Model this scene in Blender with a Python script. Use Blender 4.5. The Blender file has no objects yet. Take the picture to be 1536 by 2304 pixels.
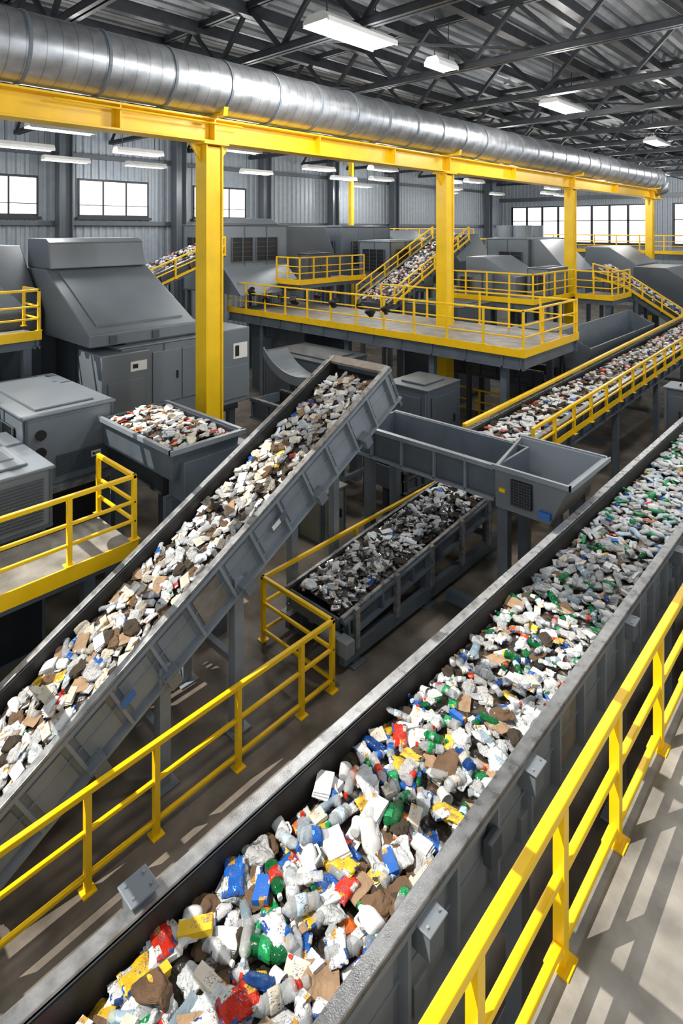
import bpy, math, random, bmesh
from mathutils import Vector, Matrix, noise
random.seed(7)
S=bpy.context.scene
COL=S.collection
# ---------------------------------------------------------------- materials
def nt(name):
    m=bpy.data.materials.new(name); m.use_nodes=True
    t=m.node_tree; b=t.nodes['Principled BSDF']; return m,t,b
def tex(t,coord='Object',scale=3.0,detail=4,typ='ShaderNodeTexNoise',rot=None,sc=None):
    tc=t.nodes.new('ShaderNodeTexCoord'); mp=t.nodes.new('ShaderNodeMapping')
    t.links.new(tc.outputs[coord],mp.inputs['Vector'])
    if sc: mp.inputs['Scale'].default_value=sc
    n=t.nodes.new(typ); n.inputs['Scale'].default_value=scale
    if typ=='ShaderNodeTexNoise': n.inputs['Detail'].default_value=detail
    t.links.new(mp.outputs['Vector'],n.inputs['Vector']); return n
def ramp(t,src,stops):
    r=t.nodes.new('ShaderNodeValToRGB'); e=r.color_ramp.elements
    while len(e)<len(stops): e.new(.5)
    for i,(p,c) in enumerate(stops):
        e[i].position=p; e[i].color=(c[0],c[1],c[2],1)
    t.links.new(src,r.inputs['Fac']); return r
def paint(name,c,rough=.45,metal=.0,var=.25,scale=2.5,bump=0.02,spec=.5,sc=None,seam=None,rv=.13):
    m,t,b=nt(name)
    n=tex(t,'Object',scale,6,sc=sc)
    lo=[x*(1-var) for x in c]; hi=[min(1,x*(1+var)) for x in c]
    r=ramp(t,n.outputs['Fac'],[(.3,lo),(.7,hi)]); src=r.outputs['Color']
    if seam:
        wv=tex(t,'Object',seam,typ='ShaderNodeTexWave'); wv.bands_direction='Y'
        rs=ramp(t,wv.outputs['Fac'],[(0.0,(.62,.62,.62)),(.02,(1,1,1))])
        mx=t.nodes.new('ShaderNodeMix'); mx.data_type='RGBA'; mx.blend_type='MULTIPLY'; mx.inputs['Factor'].default_value=1
        t.links.new(src,mx.inputs['A']); t.links.new(rs.outputs['Color'],mx.inputs['B']); src=mx.outputs['Result']
    t.links.new(src,b.inputs['Base Color'])
    b.inputs['Metallic'].default_value=metal
    rr=t.nodes.new('ShaderNodeMapRange'); rr.inputs['To Min'].default_value=max(.05,rough-rv); rr.inputs['To Max'].default_value=min(1,rough+rv)
    t.links.new(n.outputs['Fac'],rr.inputs['Value']); t.links.new(rr.outputs['Result'],b.inputs['Roughness'])
    b.inputs['Specular IOR Level'].default_value=spec
    if bump:
        n2=tex(t,'Object',scale*12,3)
        bp=t.nodes.new('ShaderNodeBump'); bp.inputs['Strength'].default_value=bump*5; bp.inputs['Distance'].default_value=.02
        t.links.new(n2.outputs['Fac'],bp.inputs['Height']); t.links.new(bp.outputs['Normal'],b.inputs['Normal'])
    return m
M_STEEL=paint('grey_painted_steel',(.108,.132,.157),.38,.05,.14,rv=.06,bump=.006)
M_STEELL=paint('light_grey_painted_steel',(.235,.265,.295),.38,.05,.12,rv=.06,bump=.006)
M_DARK=paint('dark_painted_steel',(.024,.028,.034),.5,.2,.25)
M_MACH=paint('machine_grey_paint',(.165,.190,.215),.36,.1,.06,1.2,rv=.04,bump=.003)
M_MACHD=paint('machine_dark_paint',(.080,.096,.113),.38,.1,.08,1.2,rv=.04,bump=.003)
M_RIM=paint('worn_rim_steel',(.30,.305,.31),.30,.55,.35,8)
M_YEL=paint('yellow_safety_paint',(.95,.57,.004),.32,0,.06,3,.006)
M_YELD=paint('yellow_beam_paint',(.90,.56,.006),.36,0,.08,2,.006)
M_GALV=paint('galvanised_steel',(.51,.53,.555),.35,.8,.2,3,.004,seam=1.1)
M_TRUSS=paint('truss_dark_steel',(.026,.030,.035),.45,.2,.2)
M_DECK=paint('roof_deck_steel',(.25,.265,.28),.42,.3,.15)
M_WALL=paint('corrugated_wall_paint',(.28,.32,.36),.5,.1,.1)
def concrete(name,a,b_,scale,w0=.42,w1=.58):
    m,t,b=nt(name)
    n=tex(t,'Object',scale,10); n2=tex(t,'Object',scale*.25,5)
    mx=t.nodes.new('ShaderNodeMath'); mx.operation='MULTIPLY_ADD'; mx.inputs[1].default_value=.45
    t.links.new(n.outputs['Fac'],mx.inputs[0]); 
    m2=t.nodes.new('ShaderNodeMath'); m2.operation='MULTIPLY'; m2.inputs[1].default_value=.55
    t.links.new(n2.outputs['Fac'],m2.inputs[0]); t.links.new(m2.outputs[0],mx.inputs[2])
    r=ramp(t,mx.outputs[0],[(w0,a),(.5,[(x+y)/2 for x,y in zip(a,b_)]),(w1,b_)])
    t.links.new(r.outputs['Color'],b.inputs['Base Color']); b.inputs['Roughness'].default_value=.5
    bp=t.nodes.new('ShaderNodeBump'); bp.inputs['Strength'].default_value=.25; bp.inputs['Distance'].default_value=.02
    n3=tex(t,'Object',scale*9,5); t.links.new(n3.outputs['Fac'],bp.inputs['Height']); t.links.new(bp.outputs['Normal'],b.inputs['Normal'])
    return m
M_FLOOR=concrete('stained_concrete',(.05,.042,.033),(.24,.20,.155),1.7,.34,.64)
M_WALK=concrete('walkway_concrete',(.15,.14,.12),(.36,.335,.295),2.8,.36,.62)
M_BELT=paint('rubber_belt',(.016,.014,.013),.6,0,.3,6)
M_RUB=paint('black_plastic',(.008,.008,.009),.5,0,.2)
M_TAN=paint('faded_wood_panel',(.22,.19,.15),.6,0,.3,5)
M_BLUE=paint('blue_sticker',(.03,.16,.48),.4,0,.1)
M_WHITE=paint('white_sticker',(.75,.75,.73),.4,0,.05)
M_CAB=paint('greenish_grey_enamel',(.22,.23,.19),.45,0,.1)
def emis(name,c,s):
    m,t,b=nt(name); b.inputs['Emission Color'].default_value=(*c,1); b.inputs['Emission Strength'].default_value=s
    b.inputs['Base Color'].default_value=(.8,.8,.8,1)
    n=tex(t,'Object',1.5,2); r=ramp(t,n.outputs['Fac'],[(.3,[x*.92 for x in c]),(.7,c)]); t.links.new(r.outputs['Color'],b.inputs['Emission Color'])
    return m
M_LAMP=emis('lamp_diffuser',(1,.98,.95),7)
M_PANE=emis('daylit_glass',(.93,.97,1),1.9)
def objmat(name,rough,trans=0,metal=0,pattern=None,bump=.3,lo=.6):
    m,t,b=nt(name)
    oi=t.nodes.new('ShaderNodeObjectInfo')
    src=oi.outputs['Color']
    def mix(f,A,col):
        mx=t.nodes.new('ShaderNodeMix'); mx.data_type='RGBA'; mx.inputs['B'].default_value=(*col,1)
        t.links.new(f,mx.inputs['Factor']); t.links.new(A,mx.inputs['A']); return mx.outputs['Result']
    def gt(s,v):
        g=t.nodes.new('ShaderNodeMath'); g.operation='GREATER_THAN'; g.inputs[1].default_value=v; t.links.new(s,g.inputs[0]); return g.outputs[0]
    if pattern:
        v=tex(t,'Object',pattern,typ='ShaderNodeTexVoronoi',sc=(1,1.6,.6)); v.distance='CHEBYCHEV'; v.inputs['Randomness'].default_value=.45
        sep=t.nodes.new('ShaderNodeSeparateColor'); t.links.new(v.outputs['Color'],sep.inputs[0])
        for ch,l_,col in [(0,.72,(.66,.64,.58)),(1,.84,(.04,.09,.28)),(2,.90,(.60,.30,.03)),(2,.97,(.5,.03,.02))]: src=mix(gt(sep.outputs[ch],l_),src,col)
        tx=tex(t,'Object',1,2,sc=(60,190,60)); ms=t.nodes.new('ShaderNodeMath'); ms.operation='MULTIPLY'
        t.links.new(gt(tx.outputs['Fac'],.57),ms.inputs[0]); t.links.new(gt(sep.outputs[0],.5),ms.inputs[1])
        src=mix(ms.outputs[0],src,(.13,.14,.2))
    n=tex(t,'Object',9,3)
    hv=t.nodes.new('ShaderNodeHueSaturation'); mr=t.nodes.new('ShaderNodeMapRange'); mr.inputs['To Min'].default_value=lo; mr.inputs['To Max'].default_value=1.15
    t.links.new(n.outputs['Fac'],mr.inputs['Value']); t.links.new(mr.outputs['Result'],hv.inputs['Value']); t.links.new(src,hv.inputs['Color'])
    t.links.new(hv.outputs['Color'],b.inputs['Base Color'])
    b.inputs['Roughness'].default_value=rough; b.inputs['Transmission Weight'].default_value=trans; b.inputs['Metallic'].default_value=metal
    b.inputs['IOR'].default_value=1.35
    if bump:
        n2=tex(t,'Object',24,3); n2.inputs['Distortion'].default_value=.6
        bp=t.nodes.new('ShaderNodeBump'); bp.inputs['Strength'].default_value=bump; bp.inputs['Distance'].default_value=.03
        t.links.new(n2.outputs['Fac'],bp.inputs['Height']); t.links.new(bp.outputs['Normal'],b.inputs['Normal'])
    return m
T_CLEAR=objmat('clear_plastic',.05,.75,0,None,.3,.85)
T_FILM=objmat('plastic_film',.14,.42,0,None,.9)
T_OPAQ=objmat('opaque_plastic',.3,.2,0,None,.12,.8)
T_WRAP=objmat('printed_foil',.2,0,.2,13,.45)
T_CART=objmat('printed_carton',.5,0,0,11,.05,.8)
T_PAPER=objmat('plain_paper',.8,0,0,None,.4)
T_CAN=objmat('aluminium',.18,0,.75,None,.4,.8)
m,t,b=nt('mixed_waste'); at=t.nodes.new('ShaderNodeAttribute'); at.attribute_name='Col'
t.links.new(at.outputs['Color'],b.inputs['Base Color']); b.inputs['Roughness'].default_value=.3
n=tex(t,'Object',14,4); bp=t.nodes.new('ShaderNodeBump'); bp.inputs['Strength'].default_value=.6; bp.inputs['Distance'].default_value=.04
t.links.new(n.outputs['Fac'],bp.inputs['Height']); t.links.new(bp.outputs['Normal'],b.inputs['Normal']); M_MIX=m
m2_=m.copy(); m2_.name='mixed_metal_waste'; m2_.node_tree.nodes['Principled BSDF'].inputs['Metallic'].default_value=.7; m2_.node_tree.nodes['Principled BSDF'].inputs['Roughness'].default_value=.2; M_MIXM=m2_
# ---------------------------------------------------------------- mesh builder
class B:
    def __init__(s): s.v=[]; s.f=[]
    def add(s,vs,fs):
        o=len(s.v); s.v+= [Vector(p) for p in vs]; s.f+=[tuple(i+o for i in f) for f in fs]; return s
    def box(s,x0,x1,y0,y1,z0,z1,M=None):
        vs=[Vector((x,y,z)) for z in (z0,z1) for x,y in ((x0,y0),(x1,y0),(x1,y1),(x0,y1))]
        if M: vs=[M@p for p in vs]
        return s.add(vs,[(0,3,2,1),(4,5,6,7),(0,1,5,4),(1,2,6,5),(2,3,7,6),(3,0,4,7)])
    def bar(s,p,q,w,h=None,up=(0,0,1)):
        h=h or w; p=Vector(p); q=Vector(q); d=(q-p).normalized(); up=Vector(up)
        if abs(d.dot(up))>.99: up=Vector((0,1,0))
        a=d.cross(up).normalized(); c=a.cross(d).normalized()
        vs=[e+a*i*w/2+c*j*h/2 for e in (p,q) for i,j in ((-1,-1),(1,-1),(1,1),(-1,1))]
        return s.add(vs,[(0,3,2,1),(4,5,6,7),(0,1,5,4),(1,2,6,5),(2,3,7,6),(3,0,4,7)])
    def cyl(s,p,q,r,n=14,r2=None,cap=True):
        p=Vector(p); q=Vector(q); r2=r if r2 is None else r2; d=(q-p).normalized(); up=Vector((0,0,1))
        if abs(d.dot(up))>.99: up=Vector((0,1,0))
        a=d.cross(up).normalized(); c=a.cross(d)
        vs=[]
        for e,rr in ((p,r),(q,r2)):
            for i in range(n):
                th=2*math.pi*i/n; vs.append(e+a*math.cos(th)*rr+c*math.sin(th)*rr)
        fs=[(i,(i+1)%n,n+(i+1)%n,n+i) for i in range(n)]
        if cap: fs+= [tuple(range(n))[::-1],tuple(range(n,2*n))]
        return s.add(vs,fs)
    def prism(s,pts,ax,a,b):
        n=len(pts)
        def P(u,w,c): return (c,u,w) if ax=='X' else ((u,c,w) if ax=='Y' else (u,w,c))
        vs=[P(u,w,a) for u,w in pts]+[P(u,w,b) for u,w in pts]
        return s.add(vs,[(i,(i+1)%n,n+(i+1)%n,n+i) for i in range(n)]+[tuple(range(n))[::-1],tuple(range(n,2*n))])
    def tray(s,top,bot,t=.05):
        top=[Vector(p) for p in top]; bot=[Vector(p) for p in bot]
        ct=sum(top,Vector())/4; cb=sum(bot,Vector())/4
        def ins(p,c):
            d=c-p; d.z=0; return p+Vector((math.copysign(t,d.x),math.copysign(t,d.y),0))
        ti=[ins(p,ct) for p in top]; bi=[ins(p,cb)+Vector((0,0,t)) for p in bot]
        vs=top+bot+ti+bi; fs=[]
        for i in range(4):
            j=(i+1)%4
            fs+=[(i,j,4+j,4+i),(8+j,8+i,12+i,12+j),(j,i,8+i,8+j)]
        fs+=[(7,6,5,4),(12,13,14,15)]
        return s.add(vs,fs)
    def mesh(s,name,mat,off=None,smooth=False):
        me=bpy.data.meshes.new(name); vs=[(p-off) if off else p for p in s.v]
        me.from_pydata([tuple(p) for p in vs],[],s.f); me.materials.append(mat)
        if smooth: me.polygons.foreach_set('use_smooth',[True]*len(me.polygons))
        me.update(); return me
def fixn(me):
    bm=bmesh.new(); bm.from_mesh(me); bmesh.ops.recalc_face_normals(bm,faces=bm.faces); bm.to_mesh(me); bm.free()
class Thing:
    def __init__(s,name,label,cat,loc,group=None):
        o=bpy.data.objects.new(name,None); o.empty_display_size=.2; o.location=loc; COL.objects.link(o)
        o['label']=label; o['category']=cat
        if group: o['group']=group
        s.o=o; s.loc=Vector(loc)
    def part(s,name,b,mat,bevel=0,label=None,parent=None,smooth=False):
        me=b.mesh(name,mat,s.loc,smooth); fixn(me)
        o=bpy.data.objects.new(name,me); COL.objects.link(o); o.parent=parent or s.o
        if label: o['label']=label
        if bevel:
            md=o.modifiers.new('bevel','BEVEL'); md.width=bevel; md.segments=2; md.limit_method='ANGLE'
        return o
def struct(name,b,mat,label,smooth=False):
    me=b.mesh(name,mat,None,smooth); fixn(me); o=bpy.data.objects.new(name,me); COL.objects.link(o); o['kind']='structure'; o['label']=label; return o
# ---------------------------------------------------------------- camera / world / sun
cam=bpy.data.cameras.new('camera'); co=bpy.data.objects.new('camera',cam); COL.objects.link(co)
co.location=(0,0,7.3); co.rotation_euler=(math.radians(90),0,math.radians(43.1))
cam.lens=20.8; cam.sensor_width=36; cam.shift_y=-.2765; cam.clip_end=300
S.camera=co
w=bpy.data.worlds.new('world'); S.world=w; w.use_nodes=True
bg=w.node_tree.nodes['Background']; bg.inputs['Color'].default_value=(.88,.94,1,1); bg.inputs['Strength'].default_value=.95
sl=bpy.data.lights.new('sun','SUN'); sl.energy=6.0; sl.angle=.0015; sl.color=(1,.95,.87)
so=bpy.data.objects.new('sun',sl); COL.objects.link(so)
SD=Vector((-.35,-.62,1)).normalized(); so.rotation_euler=SD.to_track_quat('Z','Y').to_euler(); so.location=(-5,-10,20)
S.view_settings.view_transform='Standard'; S.view_settings.look='None'; S.view_settings.exposure=0
# ---------------------------------------------------------------- room shell
XL,XR,YF,YB,ZC=-32,8,60,-12,13.8
RY=0.6
b=B().box(XL-.3,XR,YB,YF+.3,-.3,0); struct('floor',b,M_FLOOR,'stained dark concrete factory floor')
def corrugate(a0,a1,per,dep):
    pts=[];x=a0
    while x<a1:
        pts+=[(x,0),(x+per*.35,0),(x+per*.5,dep),(x+per*.85,dep)]; x+=per
    pts.append((a1,0)); return pts
b=B(); P=corrugate(XL-.3,XR,.5,.14); n=len(P)
b.add([(x,RY,ZC-d) for x,d in P]+[(x,YF+.2,ZC-d) for x,d in P]+[(x,RY,ZC+.2) for x,d in P]+[(x,YF+.2,ZC+.2) for x,d in P],
 [(i,i+1,n+i+1,n+i) for i in range(n-1)]+[(2*n+i,2*n+i+1,3*n+i+1,3*n+i) for i in range(n-1)])
struct('ceiling',b,M_DECK,'corrugated steel roof deck')
b=B(); P=corrugate(YB,YF,.42,.07); n=len(P)
b.add([(XL+d,y,0) for y,d in P]+[(XL+d,y,ZC+.1) for y,d in P],[(i,i+1,n+i+1,n+i) for i in range(n-1)])
b.box(XL-.25,XL-.02,YB,YF,0,ZC+.1)
struct('wall_left',b,M_WALL,'blue-grey corrugated metal wall')
b=B(); P=corrugate(XL,XR,.42,.07); n=len(P)
b.add([(x,YF-d,0) for x,d in P]+[(x,YF-d,ZC+.1) for x,d in P],[(i,i+1,n+i+1,n+i) for i in range(n-1)])
b.box(XL,XR,YF+.02,YF+.25,0,ZC+.1)
struct('wall_back',b,M_WALL,'blue-grey corrugated metal wall')
wn=1
def window(ax,a0,a1,z0,z1,c,nm,mw=.04):
    global wn
    f=B(); p=B()
    def bx(bb,u0,u1,zz0,zz1,d0,d1):
        if ax=='X': bb.box(c+d0,c+d1,u0,u1,zz0,zz1)
        else: bb.box(u0,u1,c-d1,c-d0,zz0,zz1)
    bx(p,a0,a1,z0,z1,.08,.12)
    for k in range(nm+1):
        u=a0+(a1-a0)*k/nm; bx(f,u-mw,u+mw,z0-.06,z1+.06,.1,.18)
    for z in (z0,z1): bx(f,a0,a1,z-.06,z+.06,.1,.2)
    if mw>.05: bx(f,a0,a1,z0+(z1-z0)*.6-.04,z0+(z1-z0)*.6+.04,.1,.18)
    else: bx(f,a0,a1,z0+(z1-z0)*.3-.02,z0+(z1-z0)*.3+.02,.1,.16)
    bx(f,a0-.15,a1+.15,z0-.2,z0-.07,.08,.32)
    o=struct('window_%d'%wn,f,M_DARK,'bright daylit factory window with dark frame'); wn+=1
    me=p.mesh('pane',M_PANE); q=bpy.data.objects.new('pane',me); COL.objects.link(q); q.parent=o
for a in (1.0,7.4,13.5,20.6): window('X',a,a+4.0,8.0,9.95,XL,3)
for a in (-30.5,-14.7,1.): window('Y',a,a+13.6 if a<-20 else a+6,5.9,9.6,YF,8 if a<-20 else 4,.11)
k=1
for z in (7.6,11.2):
    struct('trim_%d'%k,B().box(XL+.08,XL+.34,YB,YF,z-.12,z+.12),M_MACHD,'horizontal steel wall girt'); k+=1
struct('trim_%d'%k,B().box(XL,XR,YF-.4,YF-.1,10.2,10.6),M_MACHD,'horizontal steel wall girt'); k+=1
def hprof(w,d,t):
    return [(-w/2,-d/2),(w/2,-d/2),(w/2,-d/2+t),(t/2,-d/2+t),(t/2,d/2-t),(w/2,d/2-t),(w/2,d/2),(-w/2,d/2),(-w/2,d/2-t),(-t/2,d/2-t),(-t/2,-d/2+t),(-w/2,-d/2+t)]
for y in (-1,6.4,12.5,19.2,25.8,32.5,40,48,56):
    T=Thing('wall_column','dark grey steel column against the corrugated wall','column',(XL+.75,y,0),'steel wall columns')
    T.part('shaft',B().prism([(XL+.75+u,y+v) for u,v in hprof(.6,.7,.06)],'Z',.05,ZC-.2),M_MACHD)
    T.part('base_plate',B().box(XL+.35,XL+1.15,y-.45,y+.45,0,.05),M_MACHD)
b=B()
for i in range(17): x=-16+1.6*i; b.box(x-.06,x+.06,-12,RY,ZC-.06,ZC+.06)
for y in (-12,-10.2,-8.4,-6.6,-4.8,-3.0,-1.2,RY): b.box(-16,9.6,y-.06,y+.06,ZC-.06,ZC+.06)
struct('window_%d'%wn,b,M_MACHD,'unseen roof bars added to cast grid shadows')  # unseen bar grid, added past the roof edge to stripe the sunlight
# ---------------------------------------------------------------- roof trusses
def truss(y):
    T=Thing('roof_truss','dark steel open-web roof truss','roof truss',(XL+.5,y,12.0),'roof trusses')
    x0,x1=XL+.5,XR-.1
    T.part('bottom_chord',B().box(x0,x1,y-.13,y-.03,11.92,12.1).box(x0,x1,y+.03,y+.13,11.92,12.1).box(x0,x1,y-.13,y+.13,12.08,12.12),M_TRUSS)
    T.part('top_chord',B().box(x0,x1,y-.12,y-.03,13.42,13.6).box(x0,x1,y+.03,y+.12,13.42,13.6),M_TRUSS)
    N=14; dx=(x1-x0)/N
    for i in range(N):
        a=x0+dx*i
        T.part('web_member',B().bar((a,y,12.05),(a+dx/2,y,13.5),.11),M_TRUSS)
        T.part('web_member',B().bar((a+dx/2,y,13.5),(a+dx,y,12.05),.11),M_TRUSS)
    return T
T0=truss(5.5)
kids=list(T0.o.children)
for k in range(1,12):
    o=T0.o.copy(); o.location=T0.loc+Vector((0,4.8*k,0)); COL.objects.link(o)
    for c in kids:
        q=c.copy(); q.parent=o; COL.objects.link(q)
for x in (-29,-26.7,-24.5,-22.2,-20,-17.7,-15.5,-13.2,-11,-8.7,-6.5,-4.2,-2,2.5):
    T=Thing('roof_purlin','dark steel roof purlin running under the deck','purlin',(x,RY,13.3),'roof purlins')
    T.part('web',B().box(x-.03,x+.03,RY,YF-.1,13.28,13.62),M_TRUSS)
    T.part('flange',B().box(x-.12,x+.12,RY,YF-.1,13.22,13.28),M_TRUSS)
for x in (-22,-15.5,-9,-2.5):
    T=Thing('truss_brace','diagonal bracing rods between the roof trusses','brace',(x,10.3,12),'roof cross bracing')
    for y in (10.3,19.9,29.5): T.part('rod',B().bar((x-2,y,12.1),(x+2,y+4.8,12.1),.06),M_TRUSS)
for x in (-26,-17.5,-13.9):
    T=Thing('conduit_pipe','thin steel sprinkler pipe under the roof','pipe',(x,RY,11.8),'sprinkler pipes')
    T.part('pipe',B().cyl((x,RY,11.75),(x,YF-.2,11.75),.05,8),M_DARK,smooth=True)
    for i in range(11): T.part('hanger',B().bar((x,5.5+4.8*i,11.75),(x,5.5+4.8*i,12.0),.03),M_TRUSS)
# ---------------------------------------------------------------- lamps
def lamp(x,y,z,L=2.1,W=.5,pw=400):
    T=Thing('ceiling_lamp','white linear high-bay lamp glowing under the roof trusses','lamp',(x,y,z),'high-bay lamps')
    T.part('housing',B().prism([(x-W/2,z-.05),(x-W/2,z+.06),(x-W*.3,z+.2),(x+W*.3,z+.2),(x+W/2,z+.06),(x+W/2,z-.05),(x+W*.46,z-.05),(x+W*.46,z),(x-W*.46,z),(x-W*.46,z-.05)],'Y',y-L/2,y+L/2),M_WHITE)
    T.part('diffuser',B().box(x-W*.42,x-W*.03,y-L/2+.06,y+L/2-.06,z-.035,z-.002),M_LAMP)
    T.part('diffuser',B().box(x+W*.03,x+W*.42,y-L/2+.06,y+L/2-.06,z-.035,z-.002),M_LAMP)
    for s in (-1,1): T.part('hanger',B().cyl((x,y+s*L*.35,z+.19),(x,y+s*L*.35,13.25),.015,6),M_TRUSS)
    if pw:
        l=bpy.data.lights.new('lamp_light','POINT'); l.shadow_soft_size=.35; l.energy=pw; l.color=(1,.98,.95)
        lo=bpy.data.objects.new('lamp_light',l); COL.objects.link(lo); lo.parent=T.o; lo.location=(0,0,-.55)
for a in [(-9.2,10.2,11.8,2.4,.8,750),(-9,21.6,11.8,2.4,.75,550),(-9.1,33.9,11.8,2.4,.7),(-14,54,11.8),(-9.4,14.2,11.9,1.,.5,0),(-9,45,11.8),
          (-25,8.5,10.5),(-19.7,7.8,10.5,2.1,.5,520),(-28,15.3,10.5),(-26.8,21.5,10.5),(-22.7,22.5,10.5),(-20.3,25,10.5),(-19.6,14.8,10.5,2.1,.5,520),
          (-29.5,33.7,10.5),(-21,35.7,10.5),(-26,41,10.5),(-20,46,10.5),(-27,50,10.5),(-14,40,10.5),(-16,31,10.7),(-24.5,30,10.5),(-17,52,10.5),(-3,16,11.8,2.4,.7,750),(-3,27,11.8),(-2.5,10,11.8,2.4,.7,600),  # last lamp here is out of view, added to brighten the main belt
          (-23,52,10.5,2.1,.6,0),(-29,45,10.5,2.1,.6,0),(-12.8,47,10.8,2.1,.6,0),(-23.5,56,10.5,2.1,.6,0),(-18,56.5,10.5,2.1,.6,0),(-26,28,10.5,2.1,.5,0),(-17,24,10.6,2.1,.5,0),(-28.5,11.5,10.5,2.1,.5,0),(-23.5,12.5,10.5,2.1,.5,0),(-15.5,20.5,11.2,2.1,.5,0),(-23,36,10.6,2.1,.5,0),(-17,43,10.6,2.1,.5,0)]:
    lamp(*a)
# ---------------------------------------------------------------- yellow gantry + duct
XG=-12.3
for y in (8.4,18.8,30.5,44.1):
    T=Thing('support_column','tall yellow painted steel column carrying the overhead beam','column',(XG,y,0),'yellow support columns')
    T.part('shaft',B().prism([(XG+u,y+v) for u,v in hprof(.46,.5,.05)],'Z',.05,9.34).box(XG-.19,XG+.19,y-.2,y+.2,.05,9.3),M_YELD,.01)
    T.part('base_plate',B().box(XG-.4,XG+.4,y-.4,y+.4,0,.05),M_YELD)
    c=B().box(XG-.32,XG+.32,y-.36,y+.36,9.34,9.4)
    for s in (-1,1): c.prism([(y+s*.25,9.3),(y+s*.55,9.34),(y+s*.25,8.9)],'X',XG-.03,XG+.03)
    T.part('cap_plate',c,M_YELD,.005)
T=Thing('overhead_beam','long yellow painted steel I-beam resting on the columns','beam',(XG,.7,9.4))
T.part('beam',B().prism([(XG+u,9.7+v) for u,v in hprof(.5,.6,.05)],'Y',.7,46.5),M_YELD,.008)
for y in (6,8.4,12,15.5,18.8,24,30.5,37,44.1):
    T.part('stiffener',B().box(XG+.03,XG+.24,y-.015,y+.015,9.45,9.95),M_YELD)
T.part('conduit',B().cyl((XG+.27,4.6,9.86),(XG+.27,9.2,9.86),.025,8),M_YELD)
XD,ZD,RD=-12.15,10.75,.69
T=Thing('ventilation_duct','large round galvanised spiral ventilation duct on the yellow beam','duct',(XD,-.5,ZD))
def ductmesh(L,n=56):
    b=B(); rings=[]
    for u in (0,L): rings.append([(math.cos(2*math.pi*j/n)*RD,u,math.sin(2*math.pi*j/n)*RD) for j in range(n)])
    b.v=[Vector(p) for R in rings for p in R]
    for j in range(n): b.f.append((j,(j+1)%n,n+(j+1)%n,n+j))
    me=b.mesh('duct_section',M_GALV,None,True); fixn(me); return me
dm=ductmesh(1.5)
rb=B().cyl((0,-.03,0),(0,.03,0),RD+.022,56,cap=True)
rm=rb.mesh('joint_ring',M_MACH); fixn(rm)
for i in range(30):
    o=bpy.data.objects.new('duct_section',dm); o.parent=T.o; o.location=(0,1.5*i,0); COL.objects.link(o)
    o=bpy.data.objects.new('joint_ring',rm); o.parent=T.o; o.location=(0,1.5*(i+1),0); COL.objects.link(o)
T.part('end_elbow',B().cyl((XD,44.4,ZD),(XD,45.3,ZD-.15),RD,24,RD).cyl((XD,45.3,ZD-.15),(XD,45.8,ZD-.7),RD,24,RD*.95),M_GALV,smooth=True)
for y in (8.4,18.8,30.5,44.1): 
    T.part('saddle',B().prism([(XD-.5,10.0),(XD+.5,10.0),(XD+.55,10.2),(XD+.35,10.08),(XD-.35,10.08),(XD-.55,10.2)],'Y',y-.06,y+.06),M_YELD)
# ---------------------------------------------------------------- railing helper
def railing(label,path,h=1.1,posts=None,sp=1.2,tw=.065,rails=(1.,.55),toe=0,group='yellow safety railings'):
    P=[Vector(p) for p in path]
    T=Thing('safety_railing',label,'railing',tuple(P[0]),group)
    names=['top_rail','middle_rail','lower_rail','lower_rail']
    for k,r in enumerate(rails):
        b=B()
        for p,q in zip(P,P[1:]):
            d=(q-p).normalized()*tw*.5
            b.bar(p+Vector((0,0,h*r))-d,q+Vector((0,0,h*r))+d,tw*(1 if k==0 else .75))
        T.part(names[k],b,M_YEL,.012)
    if toe:
        b=B()
        for p,q in zip(P,P[1:]): b.bar(p+Vector((0,0,toe/2)),q+Vector((0,0,toe/2)),.02,toe)
        T.part('toe_board',b,M_YEL)
    if posts is None:
        posts=[]
        for p,q in zip(P,P[1:]):
            n=max(1,round((q-p).length/sp))
            for i in range(n): posts.append(p.lerp(q,i/n))
        posts.append(P[-1])
    for p in posts:
        p=Vector(p)
        T.part('post',B().box(p.x-tw/2,p.x+tw/2,p.y-tw/2,p.y+tw/2,p.z,p.z+h-tw*.4).box(p.x-tw*1.1,p.x+tw*1.1,p.y-tw*1.1,p.y+tw*1.1,p.z,p.z+.015),M_YEL)
    return T
def platform(label,x0,x1,y0,y1,z,legs,beam=.35,edge=True,mat=M_WALK):
    T=Thing('walkway_platform',label,'platform',(x0,y0,0),None)
    T.part('deck',B().box(x0,x1,y0,y1,z-.05,z),mat)
    if edge: T.part('yellow_edge',B().box(x0-.02,x1+.02,y0-.03,y0,z-.12,z+.12).box(x1,x1+.03,y0,y1,z-.12,z+.12),M_YEL)
    bb=B()
    for y in (y0+.1,y1-.1): bb.box(x0,x1,y-.08,y+.08,z-.05-beam,z-.05-beam+.05).box(x0,x1,y-.02,y+.02,z-.05-beam,z-.05).box(x0,x1,y-.08,y+.08,z-.12,z-.052)
    for x in (x0+.1,x1-.1): bb.box(x-.02,x+.02,y0+.02,y1-.02,z-.05-beam,z-.06)
    x=x0+1
    while x<x1-.5: bb.box(x-.02,x+.02,y0+.02,y0+.1,z-.05-beam,z-.06); x+=1.25
    T.part('edge_beam',bb,M_STEEL)
    for (x,y) in legs:
        T.part('leg',B().box(x-.1,x+.1,y-.1,y+.1,.03,z-.06).box(x-.18,x+.18,y-.18,y+.18,0,.03),M_STEEL)
    return T
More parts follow.
